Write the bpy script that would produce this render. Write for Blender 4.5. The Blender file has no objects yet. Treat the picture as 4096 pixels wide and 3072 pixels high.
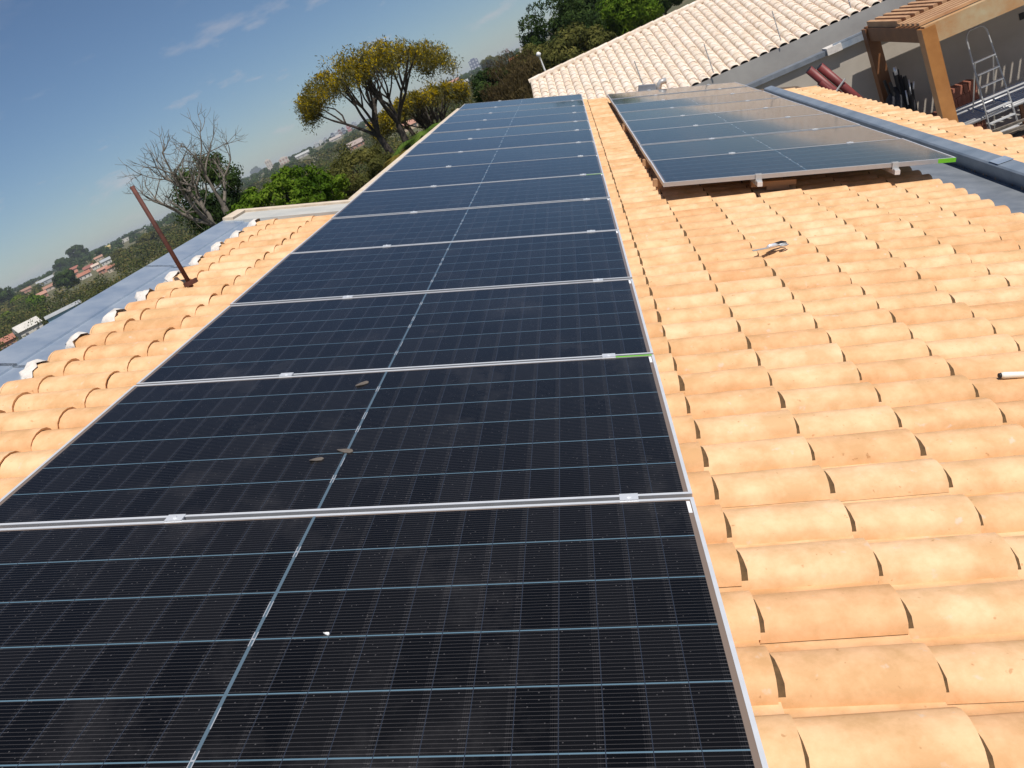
import bpy, math, random
import numpy as np
from mathutils import Matrix, Vector, Euler
random.seed(7); RNG = np.random.default_rng(11)
S = bpy.context.scene
C = S.collection
R = math.radians
# ---------------------------------------------------------------- camera
RW = np.array([[0.9122, -0.3543, -0.2056], [0.0568, -0.3877, 0.9200], [-0.4057, -0.8510, -0.3336]])
CAM = np.array([2.2935, -1.0337, 0.5889]); FPX = 3373.8
u_, _, vt_ = np.linalg.svd(RW); RW = u_ @ vt_
cam = bpy.data.cameras.new('camera'); camo = bpy.data.objects.new('camera', cam); C.objects.link(camo)
m = Matrix.Identity(4)
for i in range(3):
    m[i][0] = RW[i, 0]; m[i][1] = -RW[i, 1]; m[i][2] = -RW[i, 2]; m[i][3] = CAM[i]
camo.matrix_world = m
cam.sensor_width = 36; cam.lens = FPX / 4096 * 36; cam.clip_start = 0.05; cam.clip_end = 20000
S.camera = camo
S.render.resolution_x = 1024; S.render.resolution_y = 768
# ---------------------------------------------------------------- world / sky / sun
SUN = Vector((0.304, -0.378, 0.875)).normalized()
w = bpy.data.worlds.new('World'); S.world = w; w.use_nodes = True
nt = w.node_tree; nt.nodes.clear()
out = nt.nodes.new('ShaderNodeOutputWorld'); bg = nt.nodes.new('ShaderNodeBackground')
sky = nt.nodes.new('ShaderNodeTexSky'); sky.sky_type = 'NISHITA'; sky.sun_disc = False
sky.sun_elevation = math.asin(SUN.z); sky.sun_rotation = math.atan2(SUN.x, SUN.y)
sky.altitude = 1500; sky.air_density = 1.0; sky.dust_density = .7; sky.ozone_density = 6.0
tc = nt.nodes.new('ShaderNodeTexCoord'); mp = nt.nodes.new('ShaderNodeMapping'); mp.inputs['Scale'].default_value = (1.0, 1.0, 3.4)
nz = nt.nodes.new('ShaderNodeTexNoise'); nz.inputs['Scale'].default_value = 11; nz.inputs['Detail'].default_value = 7; nz.inputs['Roughness'].default_value = .62
cr = nt.nodes.new('ShaderNodeValToRGB'); cr.color_ramp.elements[0].position = .575; cr.color_ramp.elements[1].position = .74
cr.color_ramp.elements[1].color = (.55, .55, .55, 1)
mx = nt.nodes.new('ShaderNodeMix'); mx.data_type = 'RGBA'; mx.inputs[7].default_value = (8.0, 7.5, 7.8, 1)
L = nt.links.new
L(tc.outputs['Generated'], mp.inputs['Vector']); L(mp.outputs[0], nz.inputs['Vector']); L(nz.outputs['Fac'], cr.inputs[0])
sz = nt.nodes.new('ShaderNodeSeparateXYZ'); L(tc.outputs['Generated'], sz.inputs[0]); mr = nt.nodes.new('ShaderNodeMapRange'); mr.inputs[1].default_value = .11; mr.inputs[2].default_value = .18; mr.inputs[3].default_value = 1; mr.inputs[4].default_value = .12
L(sz.outputs['Z'], mr.inputs[0]); ml = nt.nodes.new('ShaderNodeMath'); ml.operation = 'MULTIPLY'; L(cr.outputs[0], ml.inputs[0]); L(mr.outputs[0], ml.inputs[1]); L(ml.outputs[0], mx.inputs[0]); hs = nt.nodes.new('ShaderNodeHueSaturation'); hs.inputs['Saturation'].default_value = 1.0
L(sky.outputs[0], hs.inputs['Color']); L(hs.outputs[0], mx.inputs[6]); L(mx.outputs[2], bg.inputs[0]); L(bg.outputs[0], out.inputs[0])
bg.inputs[1].default_value = 0.072
sd = bpy.data.lights.new('sun', 'SUN'); sd.energy = 4.8; sd.angle = R(.53); sd.color = (1, .955, .88)
so = bpy.data.objects.new('sun', sd); C.objects.link(so); so.rotation_euler = SUN.to_track_quat('Z', 'Y').to_euler()
S.view_settings.view_transform = 'Standard'; S.view_settings.look = 'None'; S.view_settings.exposure = 0.0; S.view_settings.gamma = 1
# ---------------------------------------------------------------- frames
# roof frame: u down the slope, v along the rows, h off the slope
RMN = np.array([[0.9449, 0, 0.3273], [0.0024, 1, -0.0069], [-0.3273, 0.0073, 0.9449]])
u_, _, vt_ = np.linalg.svd(RMN); RMN = u_ @ vt_
RM = Matrix([list(map(float, r)) + [0] for r in RMN] + [[0, 0, 0, 1]])
def rw(u, v, h): return Vector(RMN @ np.array([u, v, h], float))
def ray(px, py):
    d = RW @ np.array([(px - 2048) / FPX, (py - 1536) / FPX, 1.0]); return d / np.linalg.norm(d)
def at(px, py, D):                                   # the point D metres away (horizontally) in that direction
    d = ray(px, py); return CAM + d * D / math.hypot(d[0], d[1])
def atY(px, py, Y):
    d = ray(px, py); return CAM + d * (Y - CAM[1]) / d[1]
def pix(P):
    q = RW.T @ (np.asarray(P, float) - CAM); return (2048 + FPX * q[0] / q[2], 1536 + FPX * q[1] / q[2], q[2])
def sm(t): t = max(0., min(1., t)); return t * t * (3 - 2 * t)
FLOOR = -4.9
def ter(x, y):
    d = math.hypot(x - 5, y - 8)
    left = sm((4 - x + .15 * (y - 12)) / 30)
    z = FLOOR - .05 - left * 8.3 * sm((d - 14) / 130) + left * 13.0 * sm((d - 230) / 1700)
    z += (1 - left) * 5.2 * sm((d - 90) / 900)
    return z + (.5 * math.sin(x * .021) * math.cos(y * .017)) * sm((d - 60) / 100)
def hit(px, py, D0=30):
    d = ray(px, py); k = math.hypot(d[0], d[1]); D = D0
    while D < 6000:
        p = CAM + d * D / k
        if p[2] <= ter(p[0], p[1]): return p, D
        D *= 1.01
    return p, D
# ---------------------------------------------------------------- materials
def nmat(name):
    M = bpy.data.materials.new(name); M.use_nodes = True; n = M.node_tree; b = n.nodes['Principled BSDF']; return M, n, b
def plain(name, col, rough=.6, metal=0., var=.0, scale=8., bump=0., coat=0., col2=None, detail=5, obj=True):
    M, n, b = nmat(name); b.inputs['Roughness'].default_value = rough; b.inputs['Metallic'].default_value = metal
    b.inputs['Base Color'].default_value = (*col, 1); b.inputs['Coat Weight'].default_value = coat
    if var or col2 or bump:
        t = n.nodes.new('ShaderNodeTexCoord'); z = n.nodes.new('ShaderNodeTexNoise'); z.inputs['Scale'].default_value = scale; z.inputs['Detail'].default_value = detail
        z.inputs['Roughness'].default_value = .6
        n.links.new(t.outputs['Object'], z.inputs['Vector'])
        r = n.nodes.new('ShaderNodeValToRGB'); r.color_ramp.elements[0].position = .32; r.color_ramp.elements[1].position = .68
        c2 = col2 or tuple(min(1, c * (1 + var)) for c in col); c1 = col if col2 else tuple(c * (1 - var) for c in col)
        r.color_ramp.elements[0].color = (*c1, 1); r.color_ramp.elements[1].color = (*c2, 1)
        n.links.new(z.outputs['Fac'], r.inputs[0]); n.links.new(r.outputs[0], b.inputs['Base Color'])
        if bump:
            bp = n.nodes.new('ShaderNodeBump'); bp.inputs['Strength'].default_value = bump; bp.inputs['Distance'].default_value = .01
            n.links.new(z.outputs['Fac'], bp.inputs['Height']); n.links.new(bp.outputs[0], b.inputs['Normal'])
    return M
def tile_mat(name, cA, cB, cC, stain, rough=.75):
    """fired clay: every piece its own shade, blotches, a few pale or grey stains"""
    M, n, b = nmat(name); nd = n.nodes.new; lk = n.links.new
    oi = nd('ShaderNodeObjectInfo'); ge = nd('ShaderNodeNewGeometry'); t = nd('ShaderNodeTexCoord')
    ad = nd('ShaderNodeMath'); ad.operation = 'ADD'; lk(oi.outputs['Random'], ad.inputs[0]); lk(ge.outputs['Random Per Island'], ad.inputs[1])
    fr = nd('ShaderNodeMath'); fr.operation = 'FRACT'; lk(ad.outputs[0], fr.inputs[0])
    ramp = nd('ShaderNodeValToRGB'); e = ramp.color_ramp.elements; e[0].color = (*cA, 1); e[1].color = (*cC, 1); x = e.new(.55); x.color = (*cB, 1)
    lk(fr.outputs[0], ramp.inputs[0])
    off = nd('ShaderNodeVectorMath'); off.operation = 'SCALE'; off.inputs[0].default_value = (37, 19, 53); lk(fr.outputs[0], off.inputs['Scale'])
    ps = nd('ShaderNodeVectorMath'); ps.operation = 'ADD'; lk(ge.outputs['Position'], ps.inputs[0]); lk(off.outputs[0], ps.inputs[1])
    z1 = nd('ShaderNodeTexNoise'); z1.inputs['Scale'].default_value = 7; z1.inputs['Detail'].default_value = 6; z1.inputs['Roughness'].default_value = .65; lk(ps.outputs[0], z1.inputs['Vector'])
    r1 = nd('ShaderNodeValToRGB'); r1.color_ramp.elements[0].position = .38; r1.color_ramp.elements[1].position = .66
    r1.color_ramp.elements[0].color = (.80, .73, .62, 1); r1.color_ramp.elements[1].color = (1.08, 1.03, 1.02, 1); lk(z1.outputs['Fac'], r1.inputs[0])
    mu = nd('ShaderNodeMix'); mu.data_type = 'RGBA'; mu.blend_type = 'MULTIPLY'; mu.inputs[0].default_value = 1; lk(ramp.outputs[0], mu.inputs[6]); lk(r1.outputs[0], mu.inputs[7])
    z2 = nd('ShaderNodeTexNoise'); z2.inputs['Scale'].default_value = 24; z2.inputs['Detail'].default_value = 5; lk(ps.outputs[0], z2.inputs['Vector'])
    r2 = nd('ShaderNodeValToRGB'); r2.color_ramp.elements[0].position = .66; r2.color_ramp.elements[1].position = .76
    r2.color_ramp.elements[1].color = (.55, .55, .55, 1); lk(z2.outputs['Fac'], r2.inputs[0])
    mm = nd('ShaderNodeMix'); mm.data_type = 'RGBA'; mm.inputs[7].default_value = (*stain, 1); lk(r2.outputs[0], mm.inputs[0]); lk(mu.outputs[2], mm.inputs[6])
    z4 = nd('ShaderNodeTexNoise'); z4.inputs['Scale'].default_value = 3.1; z4.inputs['Detail'].default_value = 4; lk(ps.outputs[0], z4.inputs['Vector'])
    r4 = nd('ShaderNodeValToRGB'); r4.color_ramp.elements[0].position = .56; r4.color_ramp.elements[1].position = .70; r4.color_ramp.elements[1].color = (.8, .8, .8, 1); lk(z4.outputs['Fac'], r4.inputs[0])
    m4 = nd('ShaderNodeMix'); m4.data_type = 'RGBA'; m4.blend_type = 'MULTIPLY'; m4.inputs[7].default_value = (1.0, .90, .84, 1); lk(r4.outputs[0], m4.inputs[0]); lk(mm.outputs[2], m4.inputs[6])
    z5 = nd('ShaderNodeTexNoise'); z5.inputs['Scale'].default_value = 42; z5.inputs['Detail'].default_value = 2; lk(ps.outputs[0], z5.inputs['Vector'])
    r5 = nd('ShaderNodeValToRGB'); r5.color_ramp.elements[0].position = .71; r5.color_ramp.elements[1].position = .76; r5.color_ramp.elements[1].color = (.7, .7, .7, 1); lk(z5.outputs['Fac'], r5.inputs[0])
    m5 = nd('ShaderNodeMix'); m5.data_type = 'RGBA'; m5.blend_type = 'MULTIPLY'; m5.inputs[7].default_value = (.62, .52, .42, 1); lk(r5.outputs[0], m5.inputs[0]); lk(m4.outputs[2], m5.inputs[6])
    lk(m5.outputs[2], b.inputs['Base Color']); b.inputs['Roughness'].default_value = rough; b.inputs['Specular IOR Level'].default_value = .3
    z3 = nd('ShaderNodeTexNoise'); z3.inputs['Scale'].default_value = 60; z3.inputs['Detail'].default_value = 4; lk(ps.outputs[0], z3.inputs['Vector'])
    bp = nd('ShaderNodeBump'); bp.inputs['Strength'].default_value = .25; bp.inputs['Distance'].default_value = .004; lk(z3.outputs['Fac'], bp.inputs['Height']); lk(bp.outputs[0], b.inputs['Normal'])
    return M
def leaf_mat(name, c1, c2, c3, trans=.35, scale=.9):
    M, n, b = nmat(name); nd = n.nodes.new; lk = n.links.new
    ge = nd('ShaderNodeNewGeometry'); z = nd('ShaderNodeTexNoise'); z.inputs['Scale'].default_value = scale; z.inputs['Detail'].default_value = 3
    lk(ge.outputs['Position'], z.inputs['Vector'])
    a = nd('ShaderNodeMath'); a.operation = 'MULTIPLY_ADD'; a.inputs[1].default_value = .45; lk(ge.outputs['Random Per Island'], a.inputs[0])
    s = nd('ShaderNodeMath'); s.operation = 'MULTIPLY_ADD'; s.inputs[1].default_value = 2.0; s.inputs[2].default_value = -.73; lk(z.outputs['Fac'], s.inputs[0]); lk(s.outputs[0], a.inputs[2])
    r = nd('ShaderNodeValToRGB'); e = r.color_ramp.elements; e[0].color = (*c1, 1); e[1].color = (*c3, 1); x = e.new(.5); x.color = (*c2, 1); lk(a.outputs[0], r.inputs[0])
    df = nd('ShaderNodeBsdfDiffuse'); tr = nd('ShaderNodeBsdfTranslucent'); ms = nd('ShaderNodeMixShader'); ms.inputs[0].default_value = trans
    lk(r.outputs[0], df.inputs[0]); lk(r.outputs[0], tr.inputs[0]); lk(df.outputs[0], ms.inputs[1]); lk(tr.outputs[0], ms.inputs[2])
    lk(ms.outputs[0], n.nodes['Material Output'].inputs['Surface']); return M
MT = {}
MT['tile'] = tile_mat('clay tile', (.71, .435, .235), (.76, .50, .285), (.79, .54, .33), (.64, .55, .46))
MT['wtile'] = tile_mat('whitewashed tile', (.78, .69, .60), (.80, .72, .64), (.82, .75, .68), (.60, .54, .48))
MT['dryleaf'] = plain('dried leaf', (.12, .10, .085), .9, var=.2, scale=40)
MT['lapband'] = plain('dark band in the tile laps', (.11, .062, .025), .95, var=.35, scale=30)  # dark tapered band across each tile just below the overlapping lip
MT['deck'] = plain('timber deck', (.12, .08, .05), .9, var=.3)
MT['zinc'] = plain('galvanised sheet', (.36, .44, .55), .32, .5, scale=5, col2=(.56, .62, .69), bump=.08, detail=8)
MT['zincdull'] = plain('weathered sheet', (.17, .19, .22), .55, .3, scale=5, col2=(.26, .28, .31))
MT['capgrey'] = plain('painted steel cap', (.19, .235, .29), .42, .3, scale=4, col2=(.29, .335, .39))
MT['cement'] = plain('cement render', (.40, .40, .38), .9, scale=4, col2=(.52, .50, .46), bump=.2)
MT['beige'] = plain('mortar', (.55, .44, .33), .9, scale=9, col2=(.68, .58, .46), bump=.3)
MT['mortar'] = plain('white mortar', (.66, .61, .56), .9, var=.14, scale=25, bump=.4)
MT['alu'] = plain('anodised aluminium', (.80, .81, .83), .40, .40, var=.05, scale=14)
MT['alushade'] = plain('shade-darkened aluminium side', (.50, .51, .53), .4, .6, var=.05, scale=14)  # same anodised metal; shade of the panel gaps put into a darker colour
MT['alubright'] = plain('bright aluminium', (.84, .85, .87), .30, .45)
MT['ribbon'] = plain('tinned ribbon', (.75, .76, .78), .35, .6)
MT['green'] = plain('green marker', (.16, .50, .02), .5)
MT['paper'] = plain('barcode label', (.82, .82, .84), .6)
MT['rust'] = plain('rusty iron', (.075, .028, .022), .75, .2, scale=18, col2=(.15, .055, .04), bump=.3)
MT['wall'] = plain('rough rendered wall', (.42, .37, .31), .92, scale=1.5, col2=(.50, .45, .385), bump=.25)
MT['wallshade'] = plain('grey rendered wall', (.34, .32, .30), .92, scale=1.8, col2=(.42, .40, .37), bump=.25)
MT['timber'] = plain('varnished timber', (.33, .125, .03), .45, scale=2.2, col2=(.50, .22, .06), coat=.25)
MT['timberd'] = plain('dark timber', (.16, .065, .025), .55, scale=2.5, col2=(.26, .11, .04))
MT['slat'] = plain('pergola slat', (.42, .22, .11), .6, scale=3, col2=(.56, .33, .17))
MT['peel'] = plain('peeling varnish', (.46, .21, .07), .6, scale=2.4, col2=(.50, .40, .24))
MT['paving'] = plain('patio concrete', (.30, .29, .27), .9, scale=1.2, col2=(.40, .38, .35))
MT['red'] = plain('red pipe', (.19, .036, .034), .5, var=.2, scale=6)
MT['dark'] = plain('dark rubber', (.018, .017, .02), .6)
MT['darkcloth'] = plain('dark fabric', (.035, .035, .042), .9, var=.4, scale=6)
MT['bluep'] = plain('blue plastic', (.03, .13, .33), .35)
MT['terracotta'] = plain('terracotta brick', (.32, .12, .075), .85, var=.25, scale=8)
MT['steel'] = plain('grey steel', (.46, .46, .46), .45, .3, var=.12, scale=5)
MT['white'] = plain('white paint', (.80, .79, .77), .6, var=.04, scale=3)
MT['wplast'] = plain('white plastic', (.84, .80, .70), .4)
MT['winfar'] = plain('far window', (.12, .12, .13), .3)
MT['glassd'] = plain('dark window', (.03, .04, .06), .15)
MT['bark'] = plain('grey bark', (.10, .085, .07), .9, scale=14, col2=(.23, .195, .155), bump=.4)
MT['barkd'] = plain('dark bark', (.035, .028, .024), .9, scale=14, col2=(.08, .062, .05), bump=.4)
MT['soil'] = plain('dry grass', (.075, .085, .032), .95, scale=.06, col2=(.15, .12, .06), detail=9)
MT['lf_dark'] = leaf_mat('dark foliage', (0.020, 0.037, 0.014), (0.048, 0.082, 0.024), (0.102, 0.145, 0.037))
MT['lf_olive'] = leaf_mat('olive foliage', (0.043, 0.047, 0.018), (0.108, 0.112, 0.032), (0.207, 0.189, 0.054))
MT['lf_green'] = leaf_mat('fresh foliage', (0.030, 0.068, 0.009), (0.101, 0.176, 0.016), (0.203, 0.270, 0.034))
MT['lf_lime'] = leaf_mat('lime foliage', (.05, .085, .008), (.12, .17, .015), (.20, .24, .03))
MT['lf_yel'] = leaf_mat('yellow blossom', (0.081, 0.084, 0.016), (0.270, 0.203, 0.011), (0.621, 0.419, 0.005), .25, 1.1)
MT['lf_fine'] = leaf_mat('fine olive foliage', (.075, .072, .028), (.14, .13, .045), (.21, .19, .075), .4)
MT['lf_brown'] = leaf_mat('brown foliage', (0.053, 0.039, 0.021), (0.112, 0.083, 0.039), (0.195, 0.150, 0.068))
MT['lf_wood'] = leaf_mat('woodland foliage', (.022, .040, .012), (.080, .095, .028), (.20, .155, .055), .3, .17)
MT['frond'] = leaf_mat('palm frond', (.04, .085, .015), (.10, .17, .03), (.19, .25, .05), .3)
MT['frondy'] = leaf_mat('yellowed frond', (.09, .075, .02), (.18, .14, .03), (.28, .22, .06), .3)
# solar cell: black silicon with fine bright wires under glass
def cell_mat():
    M, n, b = nmat('solar cell'); nd = n.nodes.new; lk = n.links.new
    t = nd('ShaderNodeTexCoord'); sp = nd('ShaderNodeSeparateXYZ'); lk(t.outputs['Object'], sp.inputs[0])
    def math_(op, a, bv=None, c=None):
        q = nd('ShaderNodeMath'); q.operation = op
        for i, s_ in enumerate((a, bv, c)):
            if s_ is None: continue
            if hasattr(s_, 'is_linked'): lk(s_, q.inputs[i])
            else: q.inputs[i].default_value = s_
        return q.outputs[0]
    fy = math_('FRACT', math_('DIVIDE', sp.outputs['Y'], .01145)); wire = math_('LESS_THAN', fy, .13)
    ux = math_('DIVIDE', math_('SUBTRACT', sp.outputs['X'], .024), .0926); fx = math_('FRACT', ux)
    ed = math_('ABSOLUTE', math_('SUBTRACT', fx, .5)); pad = math_('GREATER_THAN', ed, .40)
    fz = math_('FRACT', math_('DIVIDE', sp.outputs['X'], .0047)); dots = math_('LESS_THAN', fz, .35)
    glow = math_('MULTIPLY', wire, math_('MULTIPLY_ADD', pad, .035, .042))
    glow = math_('ADD', glow, math_('MULTIPLY', math_('MULTIPLY', dots, pad), .006))
    wn = nd('ShaderNodeTexWhiteNoise'); wn.noise_dimensions = '3D'
    fl = nd('ShaderNodeVectorMath'); fl.operation = 'FLOOR'; cb = nd('ShaderNodeCombineXYZ')
    lk(ux, cb.inputs[0]); lk(math_('DIVIDE', math_('SUBTRACT', sp.outputs['Y'], .0145), .1845), cb.inputs[1]); oi = nd('ShaderNodeObjectInfo')
    lk(math_('MULTIPLY', oi.outputs['Random'], 977), cb.inputs[2]); lk(cb.outputs[0], fl.inputs[0]); lk(fl.outputs[0], wn.inputs['Vector'])
    v = math_('ADD', math_('MULTIPLY_ADD', wn.outputs['Value'], .005, .002), glow)
    z = nd('ShaderNodeTexNoise'); z.inputs['Scale'].default_value = 2.3; z.inputs['Detail'].default_value = 7; z.inputs['Roughness'].default_value = .7
    ps = nd('ShaderNodeNewGeometry'); lk(ps.outputs['Position'], z.inputs['Vector'])
    dust = math_('MULTIPLY', math_('MAXIMUM', math_('SUBTRACT', z.outputs['Fac'], .55), 0.), .09); v2 = math_('ADD', v, dust)
    sp_ = nd('ShaderNodeTexVoronoi'); sp_.inputs['Scale'].default_value = 85; lk(ps.outputs['Position'], sp_.inputs['Vector'])
    cc0 = nd('ShaderNodeSeparateColor'); lk(sp_.outputs['Color'], cc0.inputs[0]); speck = math_('MULTIPLY', math_('LESS_THAN', sp_.outputs['Distance'], .16), math_('GREATER_THAN', cc0.outputs[0], .80))
    v2 = math_('ADD', v2, math_('MULTIPLY', speck, .055))
    cc = nd('ShaderNodeCombineColor'); lk(math_('MULTIPLY', v2, 1.0), cc.inputs[0]); lk(math_('MULTIPLY', v2, .94), cc.inputs[1]); lk(math_('MULTIPLY', v2, .96), cc.inputs[2])
    lk(cc.outputs[0], b.inputs['Base Color']); b.inputs['Roughness'].default_value = .45; b.inputs['Specular IOR Level'].default_value = .05
    b.inputs['Coat Weight'].default_value = 1; b.inputs['Coat IOR'].default_value = 1.30; b.inputs['Coat Roughness'].default_value = .07
    return M
MT['cell'] = cell_mat()
def laminate(name, col):
    M, n, b = nmat(name); b.inputs['Base Color'].default_value = (*col, 1); b.inputs['Roughness'].default_value = .5; b.inputs['Specular IOR Level'].default_value = .2
    b.inputs['Coat Weight'].default_value = 1; b.inputs['Coat IOR'].default_value = 1.30; b.inputs['Coat Roughness'].default_value = .07; return M
MT['gap'] = laminate('string gap', (.105, .18, .235)); MT['xgap'] = laminate('cell gap', (.022, .028, .042)); MT['mid'] = laminate('centre gap', (.085, .13, .17)); MT['edge'] = laminate('laminate border with tile reflection', (.20, .15, .12))  # border's brown paints in the tiles' reflection at the frame lip
# ---------------------------------------------------------------- builders
class B:
    def __init__(s): s.v = []; s.f = []; s.m = []
    def add(s, V, F, mi=0):
        o = len(s.v); s.v += [tuple(map(float, p)) for p in V]; s.f += [tuple(o + i for i in f) for f in F]; s.m += [mi] * len(F); return s
    def box(s, c, d, rot=None, mi=0, taper=1.):
        x, y, z = d[0] / 2, d[1] / 2, d[2] / 2
        V = [Vector(p) for p in ((-x, -y, -z), (x, -y, -z), (x, y, -z), (-x, y, -z), (-x * taper, -y * taper, z), (x * taper, -y * taper, z), (x * taper, y * taper, z), (-x * taper, y * taper, z))]
        if rot is not None: V = [rot @ p for p in V]
        return s.add([p + Vector(c) for p in V], [(0, 3, 2, 1), (4, 5, 6, 7), (0, 1, 5, 4), (1, 2, 6, 5), (2, 3, 7, 6), (3, 0, 4, 7)], mi)
    def tube(s, P, r, n=8, mi=0, cap=True):
        P = [Vector(p) for p in P]; r = r if hasattr(r, '__len__') else [r] * len(P); o = []; V = []
        up = None
        for i, p in enumerate(P):
            t = (P[min(i + 1, len(P) - 1)] - P[max(i - 1, 0)]).normalized()
            a = t.orthogonal().normalized() if up is None else (up - up.dot(t) * t).normalized()
            up = a; b = t.cross(a)
            V += [p + (a * math.cos(k * 2 * math.pi / n) + b * math.sin(k * 2 * math.pi / n)) * r[i] for k in range(n)]
        F = [(i * n + k, i * n + (k + 1) % n, (i + 1) * n + (k + 1) % n, (i + 1) * n + k) for i in range(len(P) - 1) for k in range(n)]
        if cap: F += [tuple(range(n - 1, -1, -1)), tuple(range((len(P) - 1) * n, len(P) * n))]
        return s.add(V, F, mi)
    def prism(s, prof, y0, y1, mi=0):                 # profile in (x,z) extruded along y
        n = len(prof); V = [(x, y0, z) for x, z in prof] + [(x, y1, z) for x, z in prof]
        F = [(k, (k + 1) % n, n + (k + 1) % n, n + k) for k in range(n)] + [tuple(range(n - 1, -1, -1)), tuple(range(n, 2 * n))]
        return s.add(V, F, mi)
    def mesh(s, name, mats, smooth=False):
        me = bpy.data.meshes.new(name); me.from_pydata(s.v, [], s.f)
        for k in (mats if isinstance(mats, (list, tuple)) else [mats]): me.materials.append(MT[k])
        if any(s.m): me.polygons.foreach_set('material_index', s.m)
        if smooth: me.polygons.foreach_set('use_smooth', [True] * len(s.f))
        me.update(); return me
def link(name, me, parent=None, mw=None):
    o = bpy.data.objects.new(name, me); C.objects.link(o)
    if parent is not None: o.parent = parent
    if mw is not None: o.matrix_basis = mw
    return o
def tag(o, label, cat, group=None):
    o['label'] = label; o['category'] = cat
    if group: o['group'] = group
    return o
def thing(name, label, cat, mw=None, group=None):
    e = link(name, None, None, mw if isinstance(mw, Matrix) else Matrix.Translation(Vector(mw) if mw is not None else Vector())); e.empty_display_size = .3
    return tag(e, label, cat, group)
def part(name, b, mats, parent, smooth=False, mw=None): return link(name, b.mesh(name, mats, smooth), parent, mw)
def np_mesh(name, V, F, mat, smooth=False):
    """big meshes: V (n,3), F (m,k)"""
    me = bpy.data.meshes.new(name); V = np.ascontiguousarray(V, np.float32); F = np.ascontiguousarray(F, np.int32); k = F.shape[1]
    me.vertices.add(len(V)); me.vertices.foreach_set('co', V.ravel()); me.loops.add(F.size); me.loops.foreach_set('vertex_index', F.ravel())
    me.polygons.add(len(F)); me.polygons.foreach_set('loop_start', np.arange(0, F.size, k, dtype=np.int32)); me.polygons.foreach_set('loop_total', np.full(len(F), k, np.int32))
    me.materials.append(MT[mat]); me.update(calc_edges=True)
    if smooth: me.polygons.foreach_set('use_smooth', np.ones(len(F), bool))
    return me
def kind(o, k): o['kind'] = k; return o
def RT(u, v, h): return RM @ Matrix.Translation((u, v, h))
ORD = ['first', 'second', 'third', 'fourth', 'fifth', 'sixth', 'seventh', 'eighth', 'ninth', 'tenth', 'eleventh', 'twelfth', 'thirteenth', 'fourteenth']
# ================================================================ GROUND
xs = np.unique(np.concatenate([np.linspace(-6500, -400, 40), np.linspace(-400, 200, 90), np.linspace(200, 5000, 30)]))
ys = np.unique(np.concatenate([np.linspace(-400, -20, 12), np.linspace(-20, 500, 80), np.linspace(500, 8000, 50)]))
V = np.array([(x, y, ter(x, y)) for y in ys for x in xs]); nx = len(xs)
F = np.array([(j * nx + i, j * nx + i + 1, (j + 1) * nx + i + 1, (j + 1) * nx + i) for j in range(len(ys) - 1) for i in range(nx - 1)])
kind(link('ground', np_mesh('ground', V, F, 'soil', True)), 'structure')
kind(link('patio_paving', B().box((11.5, 13.5, FLOOR - .06), (12, 12, .13)).mesh('patio_paving', 'paving')), 'structure')
# ================================================================ HOUSE with the tiled roof
V0 = -1.6; V1 = 16.25; VS = 6.62                       # near end, far end, step in the left edge
house = thing('house', 'house with the big peach clay tile roof the solar panels stand on', 'house', (2.5, 7.3, FLOOR))
HI = Matrix.Translation((-2.5, -7.3, -FLOOR))
b = B()
b.box((2.5, (V0 + VS + .3) / 2 - .2, -.205), (7.4, VS + .3 - V0, .06)).box((3.15, (VS + V1) / 2, -.205), (6.35, V1 - VS - .35, .06))
roof = part('roof', b, 'deck', house, mw=HI @ RM)
bw = B()
bw.box((1.9, 2.6, -3.9), (5.6, 8.0, 2.4)).box((2.6, 11.3, -3.9), (4.8, 9.0, 2.4))
part('wall', bw, 'wall', house, mw=HI)
# one clay tile: barrel and pan in one piece, thick lip at the lower end
PV = .2165
def tile_mesh(name, mat, Lt, pv=PV, up=.0, amp=.057, lapband=(.034, .060), step=.015):
    prof = []; n = 8; hw = (.405 if pv < .22 else .435) * pv
    for k in range(n):
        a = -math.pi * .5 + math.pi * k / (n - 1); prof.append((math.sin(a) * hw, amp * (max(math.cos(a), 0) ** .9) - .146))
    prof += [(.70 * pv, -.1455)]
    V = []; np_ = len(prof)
    g0, g1 = lapband
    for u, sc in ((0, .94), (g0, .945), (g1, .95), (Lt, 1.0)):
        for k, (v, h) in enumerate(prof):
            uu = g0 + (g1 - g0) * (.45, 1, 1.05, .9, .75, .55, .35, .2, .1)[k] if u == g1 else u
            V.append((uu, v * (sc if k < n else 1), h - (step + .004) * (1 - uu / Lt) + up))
    V += [(Lt, v, h + up) for v, h in prof] + [(Lt - .003, v * .9, h - step + up) for v, h in prof]
    F = [(r * np_ + k, (r + 1) * np_ + k, (r + 1) * np_ + k + 1, r * np_ + k + 1) for r in range(3) for k in range(np_ - 1)]
    F += [(4 * np_ + k, 5 * np_ + k, 5 * np_ + k + 1, 4 * np_ + k + 1) for k in range(np_ - 1)]
    me = bpy.data.meshes.new(name); me.from_pydata(V, [], F); me.materials.append(MT[mat]); me.materials.append(MT['lapband'])
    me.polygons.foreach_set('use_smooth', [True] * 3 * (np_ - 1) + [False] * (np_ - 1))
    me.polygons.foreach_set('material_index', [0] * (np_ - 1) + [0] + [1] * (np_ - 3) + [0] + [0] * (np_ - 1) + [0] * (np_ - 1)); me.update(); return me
T_full = tile_mesh('tile', 'tile', .405); T_left = tile_mesh('tile', 'tile', .405, lapband=(.034, .041), step=.009); T_short = tile_mesh('tile', 'tile', .215, lapband=(.01, .012))
ENDS = [-.70, -.35, .01, .34, .67, 1.0, 1.33, 1.67, 2.004] + [2.365 + .361 * k for k in range(8)]
cand = []
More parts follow.
